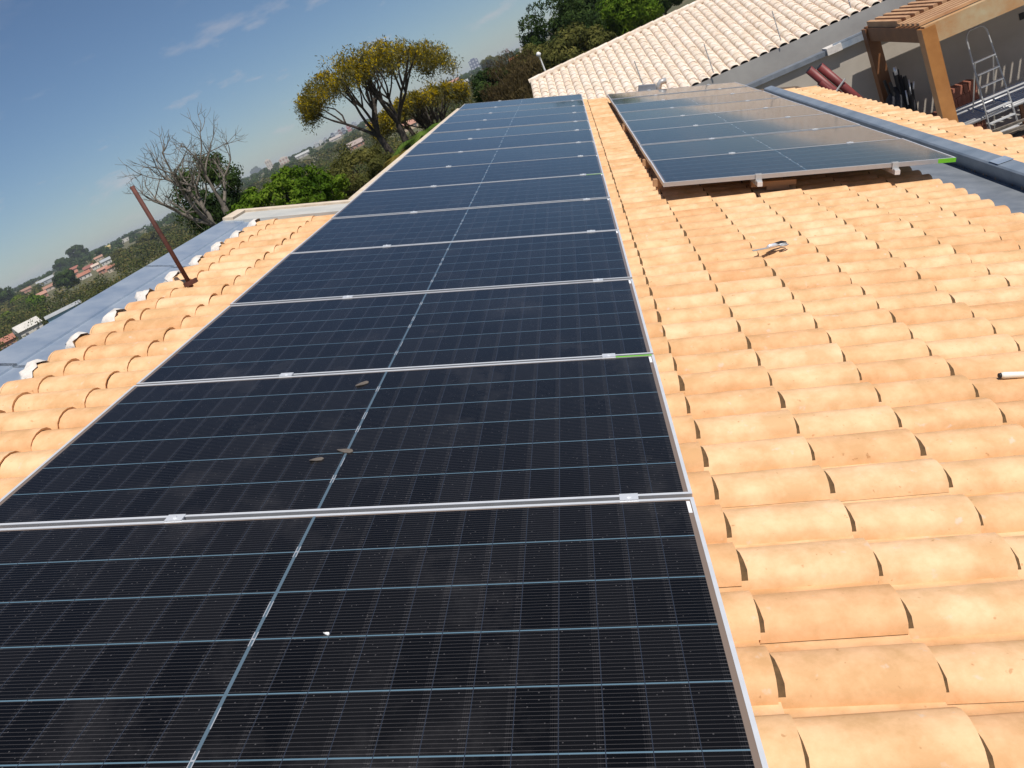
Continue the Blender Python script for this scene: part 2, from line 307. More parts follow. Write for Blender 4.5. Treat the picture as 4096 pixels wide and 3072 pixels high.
for k in range(-12, 71):
    v = .99 + PV * k
    for ci, e in enumerate(ENDS):
        if e < .1 and v > VS - .12: continue
        if k < -7 and e < 2.9: continue
        u = e - (.205 if ci == 0 else .395)
        cand.append((u, v, T_short if ci == 0 else (T_left if ci < 4 else T_full), ci))
    for e in (5.60, 5.965, 6.34):                        # strip beyond the steel cap, down to the eave
        if 4.2 < v < 14.9: cand.append((e - .205, v, T_short, 99) if e < 5.7 else (e - .395, v, T_full, 99))
def score(c):
    u, v = c[0] + .2, c[1]; P = rw(u, v, -.1); x, y, z = pix(P)
    if z < .2 or x < -150 or x > 4250 or y < -100 or y > 3300: return 0
    if .12 < u < 2.1: return 0
    if 2.9 < u < 4.9 and v > 6.3: return 0
    return 1 / z ** 2
cand.sort(key=score, reverse=True)
def jit(c):
    u, v, me, ci = c
    return Matrix.Translation((u + random.uniform(-.0035, .0035), v + random.uniform(-.003, .003), random.uniform(-.002, .003))) @ Matrix.Rotation(random.uniform(-.016, .016), 4, 'Z') @ Matrix.Rotation(random.uniform(-.012, .012), 4, 'X')
def joined(name, items, mat, parent):
    VV = []; FF = []; o = 0; base = {}
    for c in items:
        me = c[2]
        if me.name not in base:
            vv = np.empty(len(me.vertices) * 3); me.vertices.foreach_get('co', vv); base[me.name] = (vv.reshape(-1, 3), np.array([list(p.vertices) for p in me.polygons]))
        vv, ff = base[me.name]; mt = np.array(jit(c)); VV.append(vv @ mt[:3, :3].T + mt[:3, 3]); FF.append(ff + o); o += len(vv)
    me = np_mesh(name, np.concatenate(VV), np.concatenate(FF), mat); me.materials.append(MT['lapband'])
    mi = []; smo = []
    for c in items:
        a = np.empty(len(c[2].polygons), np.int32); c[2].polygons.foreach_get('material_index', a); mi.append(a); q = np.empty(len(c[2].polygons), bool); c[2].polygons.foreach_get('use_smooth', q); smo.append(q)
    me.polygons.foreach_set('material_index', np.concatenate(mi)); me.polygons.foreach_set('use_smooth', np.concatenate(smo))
    return kind(link(name, me, parent), 'stuff')
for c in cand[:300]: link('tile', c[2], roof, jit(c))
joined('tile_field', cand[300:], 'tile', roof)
# ridge flashing along the top of the left roof edge, in folded sheets
b = B()
prof = [(-.60, -.168), (-.88, -.150), (-1.056, -.140), (-1.062, -.129), (-1.265, -.116), (-1.272, -.20), (-1.262, -.20), (-1.255, -.125), (-1.07, -.147), (-.88, -.158), (-.60, -.176)]
for a, c in ((-1.5, 1.1), (1.06, 3.05), (3.01, 5.05), (5.01, 6.95)):
    dz = .003 * (int(a * 7) % 2); b.prism([(x, z + dz) for x, z in prof], a, c)
part('ridge_flashing', b, 'zinc', house, mw=HI @ RM)
# mortar plugs on every second tile end
for k in range(1, 27, 2):
    v = .99 + PV * k
    if v > 6.5: break
    b = B(); n = 9; V = []; F = []
    for i, (uu, sc) in enumerate(((-.945, .25), (-.93, .70), (-.905, .98), (-.87, 1.05), (-.855, 1.0))):
        for q in range(n):
            a = -math.pi * .55 + math.pi * 1.1 * q / (n - 1); rr = sc * random.uniform(.80, 1.14)
            V.append((uu + random.uniform(-.022, .014), v + math.sin(a) * .09 * rr, -.155 + max(math.cos(a), -.05) * .073 * min(rr, 1.06)))
    F = [(i * n + q, i * n + q + 1, (i + 1) * n + q + 1, (i + 1) * n + q) for i in range(4) for q in range(n - 1)] + [tuple(range(n))]
    part('mortar_plug', b.add(V, F), 'mortar', house, True, HI @ RM)
# stepped parapet cap behind the left roof part, edging along the array
part('parapet_cap', B().prism([(-1.27, -.24), (-1.27, -.115), (-.05, -.10), (-.05, -.24)], 6.60, 6.97), 'cement', house, mw=HI @ RM)
part('mortar_edge', B().prism([(-1.28, -.2), (-1.28, -.095), (-.06, -.082), (-.06, -.2)], 6.96, 7.05).box((-1.22, 6.8, -.105), (.10, .34, .03)), 'beige', house, mw=HI @ RM)
part('edge_cap', B().prism([(-.17, -.5), (-.17, -.075), (-.03, -.085), (-.03, -.5)], 7.05, 16.3), 'beige', house, mw=HI @ RM)
# box gutter and folded steel cap between the main roof and the eave strip
part('gutter', B().prism([(5.0, -.185), (5.0, -.172), (5.17, -.172), (5.30, -.168), (5.44, -.155), (5.44, -.185)], V0, 14.9), 'zincdull', house, mw=HI @ RM)
cap = part('steel_cap', B().prism([(5.405, -.165), (5.355, -.040), (5.365, -.025), (5.475, .008), (5.49, 0.), (5.53, -.12), (5.53, -.165)], V0, 8.62), 'capgrey', house, mw=HI @ RM)
cap2 = part('steel_cap', B().prism([(5.402, -.165), (5.352, -.038), (5.362, -.022), (5.477, .011), (5.493, .003), (5.533, -.12), (5.533, -.165)], 8.58, 14.45), 'capgrey', house, mw=HI @ RM)
part('seam_patch', B().prism([(5.36, -.021), (5.478, .0142), (5.478, .0162), (5.36, -.019)], 6.02, 6.18), 'zinc', cap)
# fascia board under the eave
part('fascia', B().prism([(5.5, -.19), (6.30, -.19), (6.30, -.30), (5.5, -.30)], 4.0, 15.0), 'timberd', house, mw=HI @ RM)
# ================================================================ SOLAR PANELS
LU, LV = 2.278, 1.134
def laminate_mesh():
    bu = .0235; cw = .0907; gp = .0020; us = [(.011, bu, 'e')]; x = bu
    for k in range(24):
        us.append((x, x + cw, 'c')); x += cw
        if k == 11: us.append((x, x + .009, 'm')); x += .009
        elif k < 23: us.append((x, x + gp, 'g')); x += gp
    us.append((x, LU - .011, 'e'))
    ch = .1808; gv = .0040; y = (LV - 6 * ch - 5 * gv) / 2; vs = [(.011, y, 'e')]
    for k in range(6):
        vs.append((y, y + ch, 'c')); y += ch
        if k < 5: vs.append((y, y + gv, 's')); y += gv
    vs.append((y, LV - .011, 'e')); b = B(); mats = ['cell', 'gap', 'xgap', 'mid', 'edge']
    for a0, a1, ka in us:
        for c0, c1, kc in vs:
            if ka == 'e' or kc == 'e': mi = 4 if ka == 'e' else (3 if ka == 'm' else 4)
            elif ka == 'm': mi = 3
            elif kc == 's': mi = 1 if ka == 'c' else 2
            elif ka == 'g': mi = 2
            else: mi = 0
            b.add([(a0, c0, -.002), (a1, c0, -.002), (a1, c1, -.002), (a0, c1, -.002)], [(0, 1, 2, 3)], mi)
    return b.mesh('glass_laminate', mats)
def frame_mesh():
    b = B(); w_ = .011; t = .035
    for (x0, x1, y0, y1) in ((0, LU, 0, w_), (0, LU, LV - w_, LV), (0, w_, w_, LV - w_), (LU - w_, LU, w_, LV - w_)): b.box(((x0 + x1) / 2, (y0 + y1) / 2, -t / 2), (x1 - x0, y1 - y0, t))
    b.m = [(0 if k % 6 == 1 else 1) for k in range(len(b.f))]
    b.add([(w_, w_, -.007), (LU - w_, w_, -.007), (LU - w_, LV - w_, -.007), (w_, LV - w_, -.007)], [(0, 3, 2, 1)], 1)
    return b.mesh('frame', ['alu', 'alushade'])
um = LU / 2
def hmesh():
    a, l, c_, z = .0042, .026, .0013, .0004
    V = [(-a - c_, -l, z), (-a + c_, -l, z), (-a + c_, -.0025, z), (a - c_, -.0025, z), (a - c_, -l, z), (a + c_, -l, z), (a + c_, l, z), (a - c_, l, z), (a - c_, .0025, z), (-a + c_, .0025, z), (-a + c_, l, z), (-a - c_, l, z)]
    return B().add(V, [(0, 1, 2, 9, 10, 11), (2, 3, 8, 9), (3, 4, 5, 6, 7, 8)]).mesh('busbar_ribbon', 'ribbon')
ribH = hmesh(); ribL = B().box((0, 0, 0), (.0024, .062, .0006)).mesh('busbar_ribbon', 'ribbon')
lam, frm = laminate_mesh(), frame_mesh()
clampm = B().box((0, 0, .0025), (.055, .036, .005)).box((0, 0, -.012), (.05, .017, .03)).tube([(0, 0, .004), (0, 0, .010)], .006, 6).mesh('clamp', 'alubright')
endclamp = B().box((0, .006, .0025), (.05, .03, .005)).box((0, -.012, -.026), (.05, .006, .055)).box((0, -.026, -.052), (.04, .045, .02)).mesh('clamp', 'steel')
stick = B().box((0, 0, 0), (.010, .062, .0006)).mesh('barcode_label', 'paper')
mark = B().box((0, 0, 0), (.15, .010, .0008)).mesh('paint_mark', 'green')
def panel(label, mw, group, cl=(.69, 2.09), front=False, green=False, label_tag=True):
    e = thing('solar_panel', label, 'solar panel', mw, group)
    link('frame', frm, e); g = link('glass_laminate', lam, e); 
    for j, yc in enumerate((LV / 2 - .369, LV / 2, LV / 2 + .369)):
        link('busbar_ribbon', ribH, g, Matrix.Translation((um, yc, -.0014)))
        if j < 2:
            for q in ((-1, 1) if j == 1 else (1,)): link('busbar_ribbon', ribL, g, Matrix.Translation((um + q * .0040, yc + .115, -.0012)))
    for u in cl:
        link('clamp', clampm, e, Matrix.Translation((u, LV + .01, 0)))
        if front: link('clamp', endclamp, e, Matrix.Translation((u, -.001, 0)))
    if label_tag: link('barcode_label', stick, e, Matrix.Translation((LU - .019, LV - .052, -.0012)))
    if green == 'top': link('paint_mark', mark, e, Matrix.Translation((LU - .085, LV - .005, .0006)))
    if green == 'front': link('paint_mark', B().box((0, 0, 0), (.135, .0012, .034)).mesh('paint_mark', 'green'), e, Matrix.Translation((LU - .0675, -.0008, -.017)))
    return e
P = 1.154
tl = [0, .1, -.15, .12, -.2, .05, .25, -.1, .3, -.25, .35, .15, -.2, .45]
for k in range(14):
    lb = ('nearest solar panel of the long left row, cut by the bottom of the picture' if k == 0 else
          'farthest solar panel at the end of the long left row' if k == 13 else
          '%s solar panel counted from the camera in the long left row' % ORD[k])
    panel(lb, RT(0, k * P + .01, 0) @ Matrix.Rotation(R(tl[k]), 4, 'X'), 'solar panels of the long left row', green={1: 'top', 5: 'top'}.get(k, False))
RR = RM @ Matrix.Translation((2.717, 5.936, .051)) @ Matrix.Rotation(R(-.58), 4, 'Y')
tr_ = [.35, -.25, .15, .1, -.15, .35, -.3, -.5]
for k in range(8):
    lb = ('front solar panel of the right block with its long silver edge over the shadow' if k == 0 else
          'farthest solar panel of the right block beside the steel cap' if k == 7 else
          '%s solar panel counted from the front in the right block' % ORD[k])
    panel(lb, RR @ Matrix.Translation((0, k * P, 0)) @ Matrix.Rotation(R(tr_[k]), 4, 'X'), 'solar panels of the right block', (.755, 1.815), k == 0, 'front' if k == 0 else False, False)
for j, (u0, w0) in enumerate(((-1.62, 0),)):
    panel('dark solar panel lying flat behind the grey parapet', RT(-1.36, 8.02, -.47), 'solar panels beyond the parapet', label_tag=False)
# lower roof that carries it
lr = thing('lower_roof', 'low cement roof slab behind the grey parapet under a dark panel', 'roof', RT(-.55, 8.35, -.50))
part('slab', B().box((0, 0, -.1), (1.5, 1.4, .1)), 'cement', lr); part('wall', B().box((0, 0, -2.6), (1.2, 1.2, 4.4)), 'wall', lr)
# rails
def rail(label, u, v0, v1, h, grp):
    tag(link('mounting_rail', B().box((0, (v1 - v0) / 2, 0), (.04, v1 - v0, .035)).mesh('mounting_rail', 'alu'), None, RT(u, v0, h)), label, 'rail', grp)
rail('aluminium rail under the upper side of the long left panel row', .69, -.02, 16.1, -.0555, 'mounting rails'); rail('aluminium rail under the lower side of the long left panel row', 2.09, -.02, 16.1, -.0555, 'mounting rails')
rail('aluminium rail under the left clamps of the right panel block', 3.472, 5.87, 15.1, -.008, 'mounting rails'); rail('aluminium rail under the right clamps of the right panel block', 4.532, 5.87, 15.1, .004, 'mounting rails')
# timber packers under the right block
for (u, v, su, sv, sh, lb) in ((2.725, 6.42, .09, .06, .06, 'short timber packer under the front left corner of the right panels'), (2.735, 7.55, .09, .06, .06, 'middle timber packer under the left edge of the right panels'),
                               (2.735, 10.55, .09, .07, .06, 'far timber packer under the left edge of the right panels'), (3.63, 6.12, .36, .07, .04, 'long timber batten in the shadow under the front right panel')):
    tag(link('timber_packer', B().box((0, 0, 0), (su, sv, sh)).box((su * .1, 0, -sh * .9), (su * .5, sv * .7, sh)).mesh('timber_packer', 'slat'), None, RT(u, v, -.03 if su < .2 else -.05)), lb, 'timber', 'timber packers')
# ================================================================ SMALL THINGS ON THE ROOF
pb = rw(-.62, 4.33, -.085)
po = thing('iron_pole', 'thin rusty iron pole standing on the tiles by the ridge flashing', 'pole', tuple(pb))
part('pole', B().tube([(0, 0, -.03), (0.004, 0, .35), (0, .003, .70)], .0155, 10), 'rust', po, True); part('foot_plate', B().box((.01, 0, .0), (.09, .035, .03)), 'rust', po)
a = rw(3.06, 4.12, -.080); c = rw(3.30, 4.21, -.074); d = (c - a); ln = d.length
tw = Matrix.Translation(a) @ Matrix([list((d.normalized())[i:i + 1]) + [((RM.to_3x3() @ Vector((0, 0, 1))).cross(d.normalized())).normalized()[i], d.normalized().cross((RM.to_3x3() @ Vector((0, 0, 1))).cross(d.normalized()).normalized())[i], 0] for i in range(3)] + [[0, 0, 0, 1]])
tool = thing('hand_tool', 'silver hand tool with notched blade and dark handle lying on the tiles', 'tool', tw)
b = B()
for k in range(11): b.box((.005 + k * .0095, 0, .006 + .0002 * (k % 2)), (.0098, .020 - .003 * (k % 2), .004), taper=.95)
part('blade', b, 'steel', tool); part('body', B().tube([(.10, 0, .011), (.115, 0, .013), (.15, 0, .014), (.172, 0, .011)], [.008, .014, .015, .009], 8), 'alubright', tool, True)
part('handle', B().tube([(.11, .014, .010), (.17, .022, .015), (.215, .026, .016), (.245, .016, .012)], [.005, .009, .011, .007], 8), 'dark', tool, True)
part('jaw', B().tube([(.17, .0, .01), (.20, -.006, .012), (.235, -.004, .012)], [.006, .009, .006], 7).tube([(.18, -.016, .008), (.22, -.022, .008), (.24, -.014, .008)], [.005, .006, .004], 7), 'steel', tool, True)
a = rw(3.58, 2.075, -.083); c = rw(3.80, 2.065, -.083)
wt = thing('brush_handle', 'white tapered plastic handle lying in the tile channel at the right edge', 'handle', tuple(a)); d = c - a
part('handle', B().tube([(0, 0, 0), tuple(d * .06), tuple(d * .5), tuple(d)], [.010, .0135, .012, .008], 10), 'wplast', wt, True); part('end_plug', B().tube([tuple(-d * .03), tuple(d * .012)], [.009, .011], 10), 'dark', wt, True)
vt = thing('roof_vent', 'small grey metal vent with a bent pipe at the far end of the tiles', 'vent', RT(3.52, 16.05, -.08))
part('box', B().box((0, 0, .08), (.34, .22, .16), taper=.9), 'zincdull', vt); part('pipe', B().tube([(.22, 0, -.02), (.22, 0, .12), (.26, 0, .19), (.36, 0, .21)], .055, 10), 'steel', vt, True); part('flashing', B().box((-.02, -.16, .03), (.42, .12, .012)), 'zinc', vt)
for (u, v, s_, lb, mt, pw) in ((1.135, 1.555, .030, 'small brown dried leaf on the centre line of the second left panel', 'dryleaf', 1), (1.045, 1.50, .022, 'pale brown dried leaf beside the centre line of the second left panel', 'dryleaf', 1), (1.32, .585, .008, 'tiny white fleck on the nearest panel right of its centre line', 'white', 0), (1.06, 2.16, .03, 'grey dried leaf just below the frame joint of the second left panel', 'dryleaf', 1)):
    bb = B(); V = [(math.cos(t) * s_ * (1 + .25 * random.random()), math.sin(t) * s_ * .45, .002 * math.sin(2 * t)) for t in np.linspace(0, 2 * math.pi, 9)[:-1]]
    bb.add(V + [(x, y, z + .003) for x, y, z in V], [tuple(range(8, 16))] + [(k, (k + 1) % 8, 8 + (k + 1) % 8, 8 + k) for k in range(8)])
    tag(link('dry_leaf' if pw else 'white_fleck', bb.mesh('dry_leaf', mt), None, RT(u, v, .001) @ Matrix.Rotation(random.uniform(-.5, .9), 4, 'Z')), lb, 'leaf' if pw else 'fleck')
# ================================================================ NEIGHBOUR with the white roof
YE, YR = 20.3, 26.0
zE = -1.66; zR = -.26; sl = math.atan2(zR - zE, YR - YE); X0 = .78; X1 = 13.5
nb = thing('neighbour_house', 'neighbouring house with long white barrel tile roof and grey wall', 'house', (7, 23, FLOOR)); NI = Matrix.Translation((-7, -23, -FLOOR))
part('wall', B().box(((X0 + X1) / 2 + .3, 23.37, (FLOOR + zE) / 2 - .1), (X1 - X0 - .9, 6.2, zE - FLOOR - .1)), 'wallshade', nb, mw=NI)
# roof frame: local x along the slope downwards (towards the camera), y along the eave
NR = Matrix.Translation((X0, YR, zR)) @ Matrix.Rotation(-math.pi / 2, 4, 'Z') @ Matrix.Rotation(sl, 4, 'Y')
SLn = math.hypot(YR - YE, zR - zE)
nroof = part('roof', B().box((SLn / 2, (X1 - X0) / 2, -.19), (SLn, X1 - X0, .06)), 'deck', nb, mw=NI @ NR)
NP = .236; T_w = tile_mesh('tile', 'wtile', .40, NP, 0., .070, (.04, .045), .007)
items = []
for j in range(int((X1 - X0) / NP)):
    for i in range(16): items.append((SLn + .06 - .4 - i * .362, .1 + j * NP, T_w, 0))
def nscore(c):
    P = NI.inverted() @ NI @ NR @ Vector((c[0] + .2, c[1], -.1)); x, y, z = pix(P)
    return 1 / z ** 2 if -50 < x < 4150 and -60 < y < 3200 else 0
items.sort(key=nscore, reverse=True)
for c in items[:300]: link('tile', T_w, nroof, jit(c))
joined('tile_field', items[300:], 'wtile', nroof)
b = B()
for j in range(int((X1 - X0) / .36)): b.tube([(.02, j * .36 - .02, -.10), (.02, j * .36 + .36, -.10)], [.085, .10], 8)
part('ridge_tiles', b, 'wtile', nroof)
part('eave_gutter', B().prism([(SLn - .02, -.20), (SLn + .05, -.20), (SLn + .05, -.165), (SLn + .045, -.165), (SLn + .045, -.19), (SLn - .02, -.19)], 0, X1 - X0), 'zincdull', nroof)
for px0, py0, px1, py1, lb in ((2558, 302, 2575, 347, 'leftmost thin grey rod standing at the white roof eave'), (2814, 180, 2851, 281, 'second thin rod from the left at the white roof eave'), (3091, 46, 3121, 152, 'third thin rod from the left at the white roof eave'), (3385, -60, 3400, 20, 'thin rod at the white roof eave cut by the top of the picture')):
    p = atY(px1, py1, YE - .12); hgt = .62
    o = thing('fence_rod', lb, 'rod', tuple(p - np.array([0, 0, .06])), 'rods along the neighbour eave'); part('rod', B().tube([(0, 0, 0), (0, 0, hgt + .06)], .012, 6), 'steel', o)
    for q in range(4): part('insulator', B().tube([(0, -.02, .14 + q * .14), (0, .02, .14 + q * .14)], .014, 6), 'white', o)
# ================================================================ BOUNDARY WALL, PERGOLA, PATIO
YW = 19.2; ZW = -2.25
bwl = thing('boundary_wall', 'beige rendered boundary wall with zinc capping behind the wooden pergola', 'wall', (9, YW, FLOOR))
part('wall', B().box((1, .09, (ZW - FLOOR) / 2), (14, .18, ZW - FLOOR)), 'wall', bwl)
part('zinc_cap', B().prism([(-.06, 0), (-.06, .10), (-.02, .14), (.22, .14), (.22, 0)], 0, 1).mesh and B().box((-3.05, .07, ZW - FLOOR + .05), (3.1, .30, .10)), 'zincdull', bwl)
part('zinc_cap', B().box((3.3, .05, ZW - FLOOR + .07), (9.6, .34, .14)).box((3.3, -.10, ZW - FLOOR + .16), (9.6, .05, .04)), 'zinc', bwl)
part('mortar_joint', B().box((-1.5, .03, ZW - FLOOR + .07), (.32, .36, .15)), 'mortar', bwl)
for x, z in ((2.3, 1.75), (2.95, .75)): part('socket_box', B().box((x, -.006, z), (.10, .02, .14)), 'dark', bwl)
XP = 8.06; YA, YB = 18.70, 15.65; ZP = -1.98
pg = thing('pergola', 'brown wooden pergola with slatted top on square posts beside the wall', 'pergola', (XP, YB, FLOOR)); hp = ZP - FLOOR
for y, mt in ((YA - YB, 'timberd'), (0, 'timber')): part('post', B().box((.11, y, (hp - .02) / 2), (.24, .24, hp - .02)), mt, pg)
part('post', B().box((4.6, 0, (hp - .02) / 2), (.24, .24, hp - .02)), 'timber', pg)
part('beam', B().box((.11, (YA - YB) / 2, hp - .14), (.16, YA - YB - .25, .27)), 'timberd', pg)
part('beam', B().box((3.2, -.01, hp - .16), (6.3, .20, .34)), 'peel', pg)
part('beam', B().box((3.2, 1.30, hp - .07), (6.3, .10, .16)), 'slat', pg)
part('beam', B().box((3.2, 3.10, hp - .10), (6.3, .12, .22)), 'timberd', pg)
for j in range(34):
    part('slat', B().box((.12 + j * .17, 2.11, hp + .05), (.088, 1.74, .13)), 'slat', pg)
part('shade_board', B().box((3.25, 2.16, hp - .045), (6.0, .72, .025)), 'timberd', pg); part('shade_board', B().box((3.25, 2.87, hp - .045), (6.0, .34, .025)), 'timberd', pg)  # added boards that shade the wall; slot between them lets a sun band through
for j in range(5): part('slat', B().box((3.2, .16 + j * .235, hp + .05 - .001 * j), (6.3, .13, .05)), 'slat', pg)
# step ladder
lp = atY(4010, 420, 16.0)
lad = thing('step_ladder', 'aluminium step ladder with rounded top standing under the pergola', 'ladder', Matrix.Translation((lp[0] - .02, 16.0, FLOOR)) @ Matrix.Rotation(R(4), 4, 'Z'))
HL = 2.42; st = lambda s_, z: (s_ * (.27 - .045 * z / 1.0 * .75), .0 + .13 * z, z)
arc = [(-.19 + .0, .13 * HL, HL - .12), (-.165, .13 * HL + .004, HL - .05), (-.10, .13 * HL + .008, HL), (.10, .13 * HL + .008, HL), (.165, .13 * HL + .004, HL - .05), (.19, .13 * HL, HL - .12)]
part('stile', B().tube([st(-1, 0), st(-1, 1.2), arc[0], arc[1], arc[2], arc[3], arc[4], arc[5], st(1, 1.2), st(1, 0)], .0165, 8), 'steel', lad, True)
for k in range(8):
    z = .22 + k * .232; x = .255 - .034 * z; part('step', B().box((0, .13 * z, z), (2 * x, .085, .022)), 'alubright', lad)
for s_ in (-1, 1): part('rear_leg', B().tube([(s_ * .24, 1.05, 0), (s_ * .17, .13 * 1.84, 1.84)], .013, 7), 'wplast', lad)
part('brace', B().tube([(-.22, .14, .9), (-.20, .66, .95)], .010, 6).tube([(.22, .14, .9), (.20, .66, .95)], .010, 6), 'bluep', lad)
# stacks of clay bricks and roof tiles
def brick_stack(label, x, y, nx_, nz, rz, L0=.30, tilt=0, z0=FLOOR):
    e = thing('brick_stack', label, 'bricks', Matrix.Translation((x, y, z0)) @ Matrix.Rotation(rz, 4, 'Z'), 'stacks of clay units')
    me = B().box((0, 0, 0), (.085, L0, .19), taper=.97).mesh('brick', 'terracotta')
    for i in range(nx_):
        for k in range(nz): link('brick', me, e, Matrix.Translation(((i - nx_ / 2) * .092, random.uniform(-.012, .012), .1 + k * .196)) @ Matrix.Rotation(random.uniform(-.03, .03), 4, 'Z'))
p = atY(3862, 440, 18.0)
brick_stack('tall stack of dark red clay bricks beside the front pergola post', p[0] + .02, 18.0, 6, 6, R(8), .34); brick_stack('low row of clay bricks behind the front pergola post', p[0] - .62, 18.1, 4, 4, R(4), .32)
# bundle of grey tubes on trestles
p0 = atY(3850, 480, 16.6); p1 = atY(4030, 395, 16.6)
tb = thing('tube_pile', 'flat pile of long grey steel tubes lying on trestles behind the ladder', 'tubes', (p0[0], 16.2, FLOOR))
zt = .80
for j in range(11): part('tube', B().tube([(-.45 + random.uniform(-.05, .05), j * .092, zt + .012 * j), (1.75 + random.uniform(-.12, .12), j * .092 + .03, zt + .012 * j)], .032, 7), 'steel', tb, True)
for x in (-.1, 1.3):
    part('trestle', B().box((x, .5, zt - .08), (.08, 1.1, .08)).box((x, .08, .35), (.06, .06, .72)).box((x, .95, .35), (.06, .06, .72)), 'timberd', tb)
p = atY(4060, 470, 15.0)
sc = thing('scrap_heap', 'heap of dark timber and iron scrap on the patio under the ladder', 'scrap', (p[0] + .2, 15.2, FLOOR))
for j in range(16):
    a_ = random.uniform(-.35, .25); part('lath', B().box((random.uniform(-.5, .7), random.uniform(-.9, .9), .18 + j * .035), (random.uniform(1.1, 1.9), .06, .035), Matrix.Rotation(a_, 3, 'Z') @ Matrix.Rotation(random.uniform(-.1, .1), 3, 'Y')), random.choice(['dark', 'timberd', 'bark']), sc)
p = atY(4075, 405, 17.6)
for j, (dx, lb) in enumerate(((0, 'orange brown wooden plank lying behind the ladder steps'), (.12, 'second orange brown plank lying behind the ladder steps'))):
    tag(link('plank', B().box((.6, dx * 1.4, 0), (2.2, .10, .03)).mesh('plank', 'timber'), None, Matrix.Translation((p[0], 17.5, FLOOR + .62 + dx * .4))), lb, 'plank', 'planks on the patio')
# tools and a blue container by the rear post
p = atY(3612, 430, 18.2)
hp_ = thing('tool_drum', 'dark heap of tools and cloths standing in a blue drum beside the rear post', 'tools', (p[0] + .02, 18.2, FLOOR))
part('drum', B().tube([(0, 0, 0), (0, 0, .05), (0, 0, .75), (0, 0, .82)], [.26, .28, .28, .26], 16), 'bluep', hp_, True)
bb = B()
for j in range(14):
    a_ = random.uniform(0, 6.28); r_ = random.uniform(.02, .22); bb.tube([(math.cos(a_) * r_, math.sin(a_) * r_, .6), (math.cos(a_) * r_ * 1.5 + random.uniform(-.08, .08), math.sin(a_) * r_ * 1.3, random.uniform(1.2, 1.95))], random.uniform(.012, .05), 7)
part('handles', bb, 'dark', hp_)
part('cloth', B().tube([(-.18, -.05, .7), (-.20, -.08, 1.0), (-.16, -.06, 1.4), (-.1, 0, 1.62)], [.14, .20, .17, .05], 9).tube([(.1, .05, .75), (.12, .02, 1.1), (.06, 0, 1.75)], [.14, .15, .05], 8), 'darkcloth', hp_, True)
for P_, r_ in (([(-.02, -.12, 1.86), (-.02, -.12, 2.02)], .035), ([(.14, -.15, 1.30), (.17, -.16, 1.68)], .018), ([(.22, -.15, 1.45), (.26, -.15, 1.6)], .018), ([(.03, -.20, 1.2), (.05, -.20, 1.5)], .016)): part('chrome_fitting', B().tube(P_, r_, 8), 'alubright', hp_, True)
# red pipes leaning by the eave strip
p = atY(3262, 315, 16.2); q = atY(3345, 385, 16.2)
rp = thing('red_pipes', 'bundle of three red pipes tied together behind the tile eave', 'pipes', tuple(p)); d = Vector(q - p).normalized()
for (ox, oz, l0, l1) in ((0, .09, -.14, 1.4), (.16, .13, -.06, 1.45), (.06, -.06, .02, 1.35)):
    oo = Vector((ox, 0, oz)); part('pipe', B().tube([tuple(oo + d * l0), tuple(oo + d * l1)], .078, 12), 'red', rp, True)
    part('pipe_mouth', B().tube([tuple(oo + d * (l0 - .004)), tuple(oo + d * (l0 + .03))], .066, 12), 'dark', rp)
part('strap', B().tube([tuple(Vector((-.10, -.09, -.10)) + d * .42), tuple(Vector((.27, -.09, .16)) + d * .42)], .018, 6), 'steel', rp)
# ================================================================ TREES
def quads(cent, size, aspect=1.0, orient=None, outw=None):
    n = len(cent); a = RNG.normal(size=(n, 3))
    if outw is not None: nn = outw + RNG.normal(size=(n, 3)) * .38; nn /= np.linalg.norm(nn, axis=1)[:, None]; a -= (a * nn).sum(1)[:, None] * nn
    a /= np.linalg.norm(a, axis=1)[:, None]
    if orient is not None: a = a * (1 - orient[1]) + orient[0] * orient[1]; a /= np.linalg.norm(a, axis=1)[:, None]
    t = RNG.normal(size=(n, 3)) if outw is None else nn; bvec = np.cross(a, t); bvec /= np.linalg.norm(bvec, axis=1)[:, None]
    sz = (size * RNG.uniform(.6, 1.3, n))[:, None]; A = a * sz; Bv = bvec * sz * aspect
    V = np.stack([cent - A * .5, cent + Bv * .5, cent + A * .5, cent - Bv * .5], 1).reshape(-1, 3)
    return V, np.arange(4 * n).reshape(-1, 4)
OUTW = []
def clumps(centers, radii, per, flat=1.0):
    out = []
    for c, r in zip(centers, radii):
        d = RNG.normal(size=(per, 3)); d /= np.linalg.norm(d, axis=1)[:, None]; rr = r * RNG.uniform(.35, 1.05, per) ** .6
        q = d * rr[:, None]; q[:, 2] *= flat; out.append(c + q); OUTW.append(d)
    return np.concatenate(out)
def limb(b, p0, p1, r0, r1, bend=.12, n=5):
    p0, p1 = np.array(p0, float), np.array(p1, float); L_ = np.linalg.norm(p1 - p0); P_ = []
    off = RNG.normal(size=3) * L_ * bend; off[2] = abs(off[2]) * .3
    for i in range(n):
        t = i / (n - 1); P_.append(p0 + (p1 - p0) * t + off * math.sin(t * math.pi) * (1 if i else 0))
    b.tube(P_, [r0 + (r1 - r0) * i / (n - 1) for i in range(n)], 6, cap=False); return P_
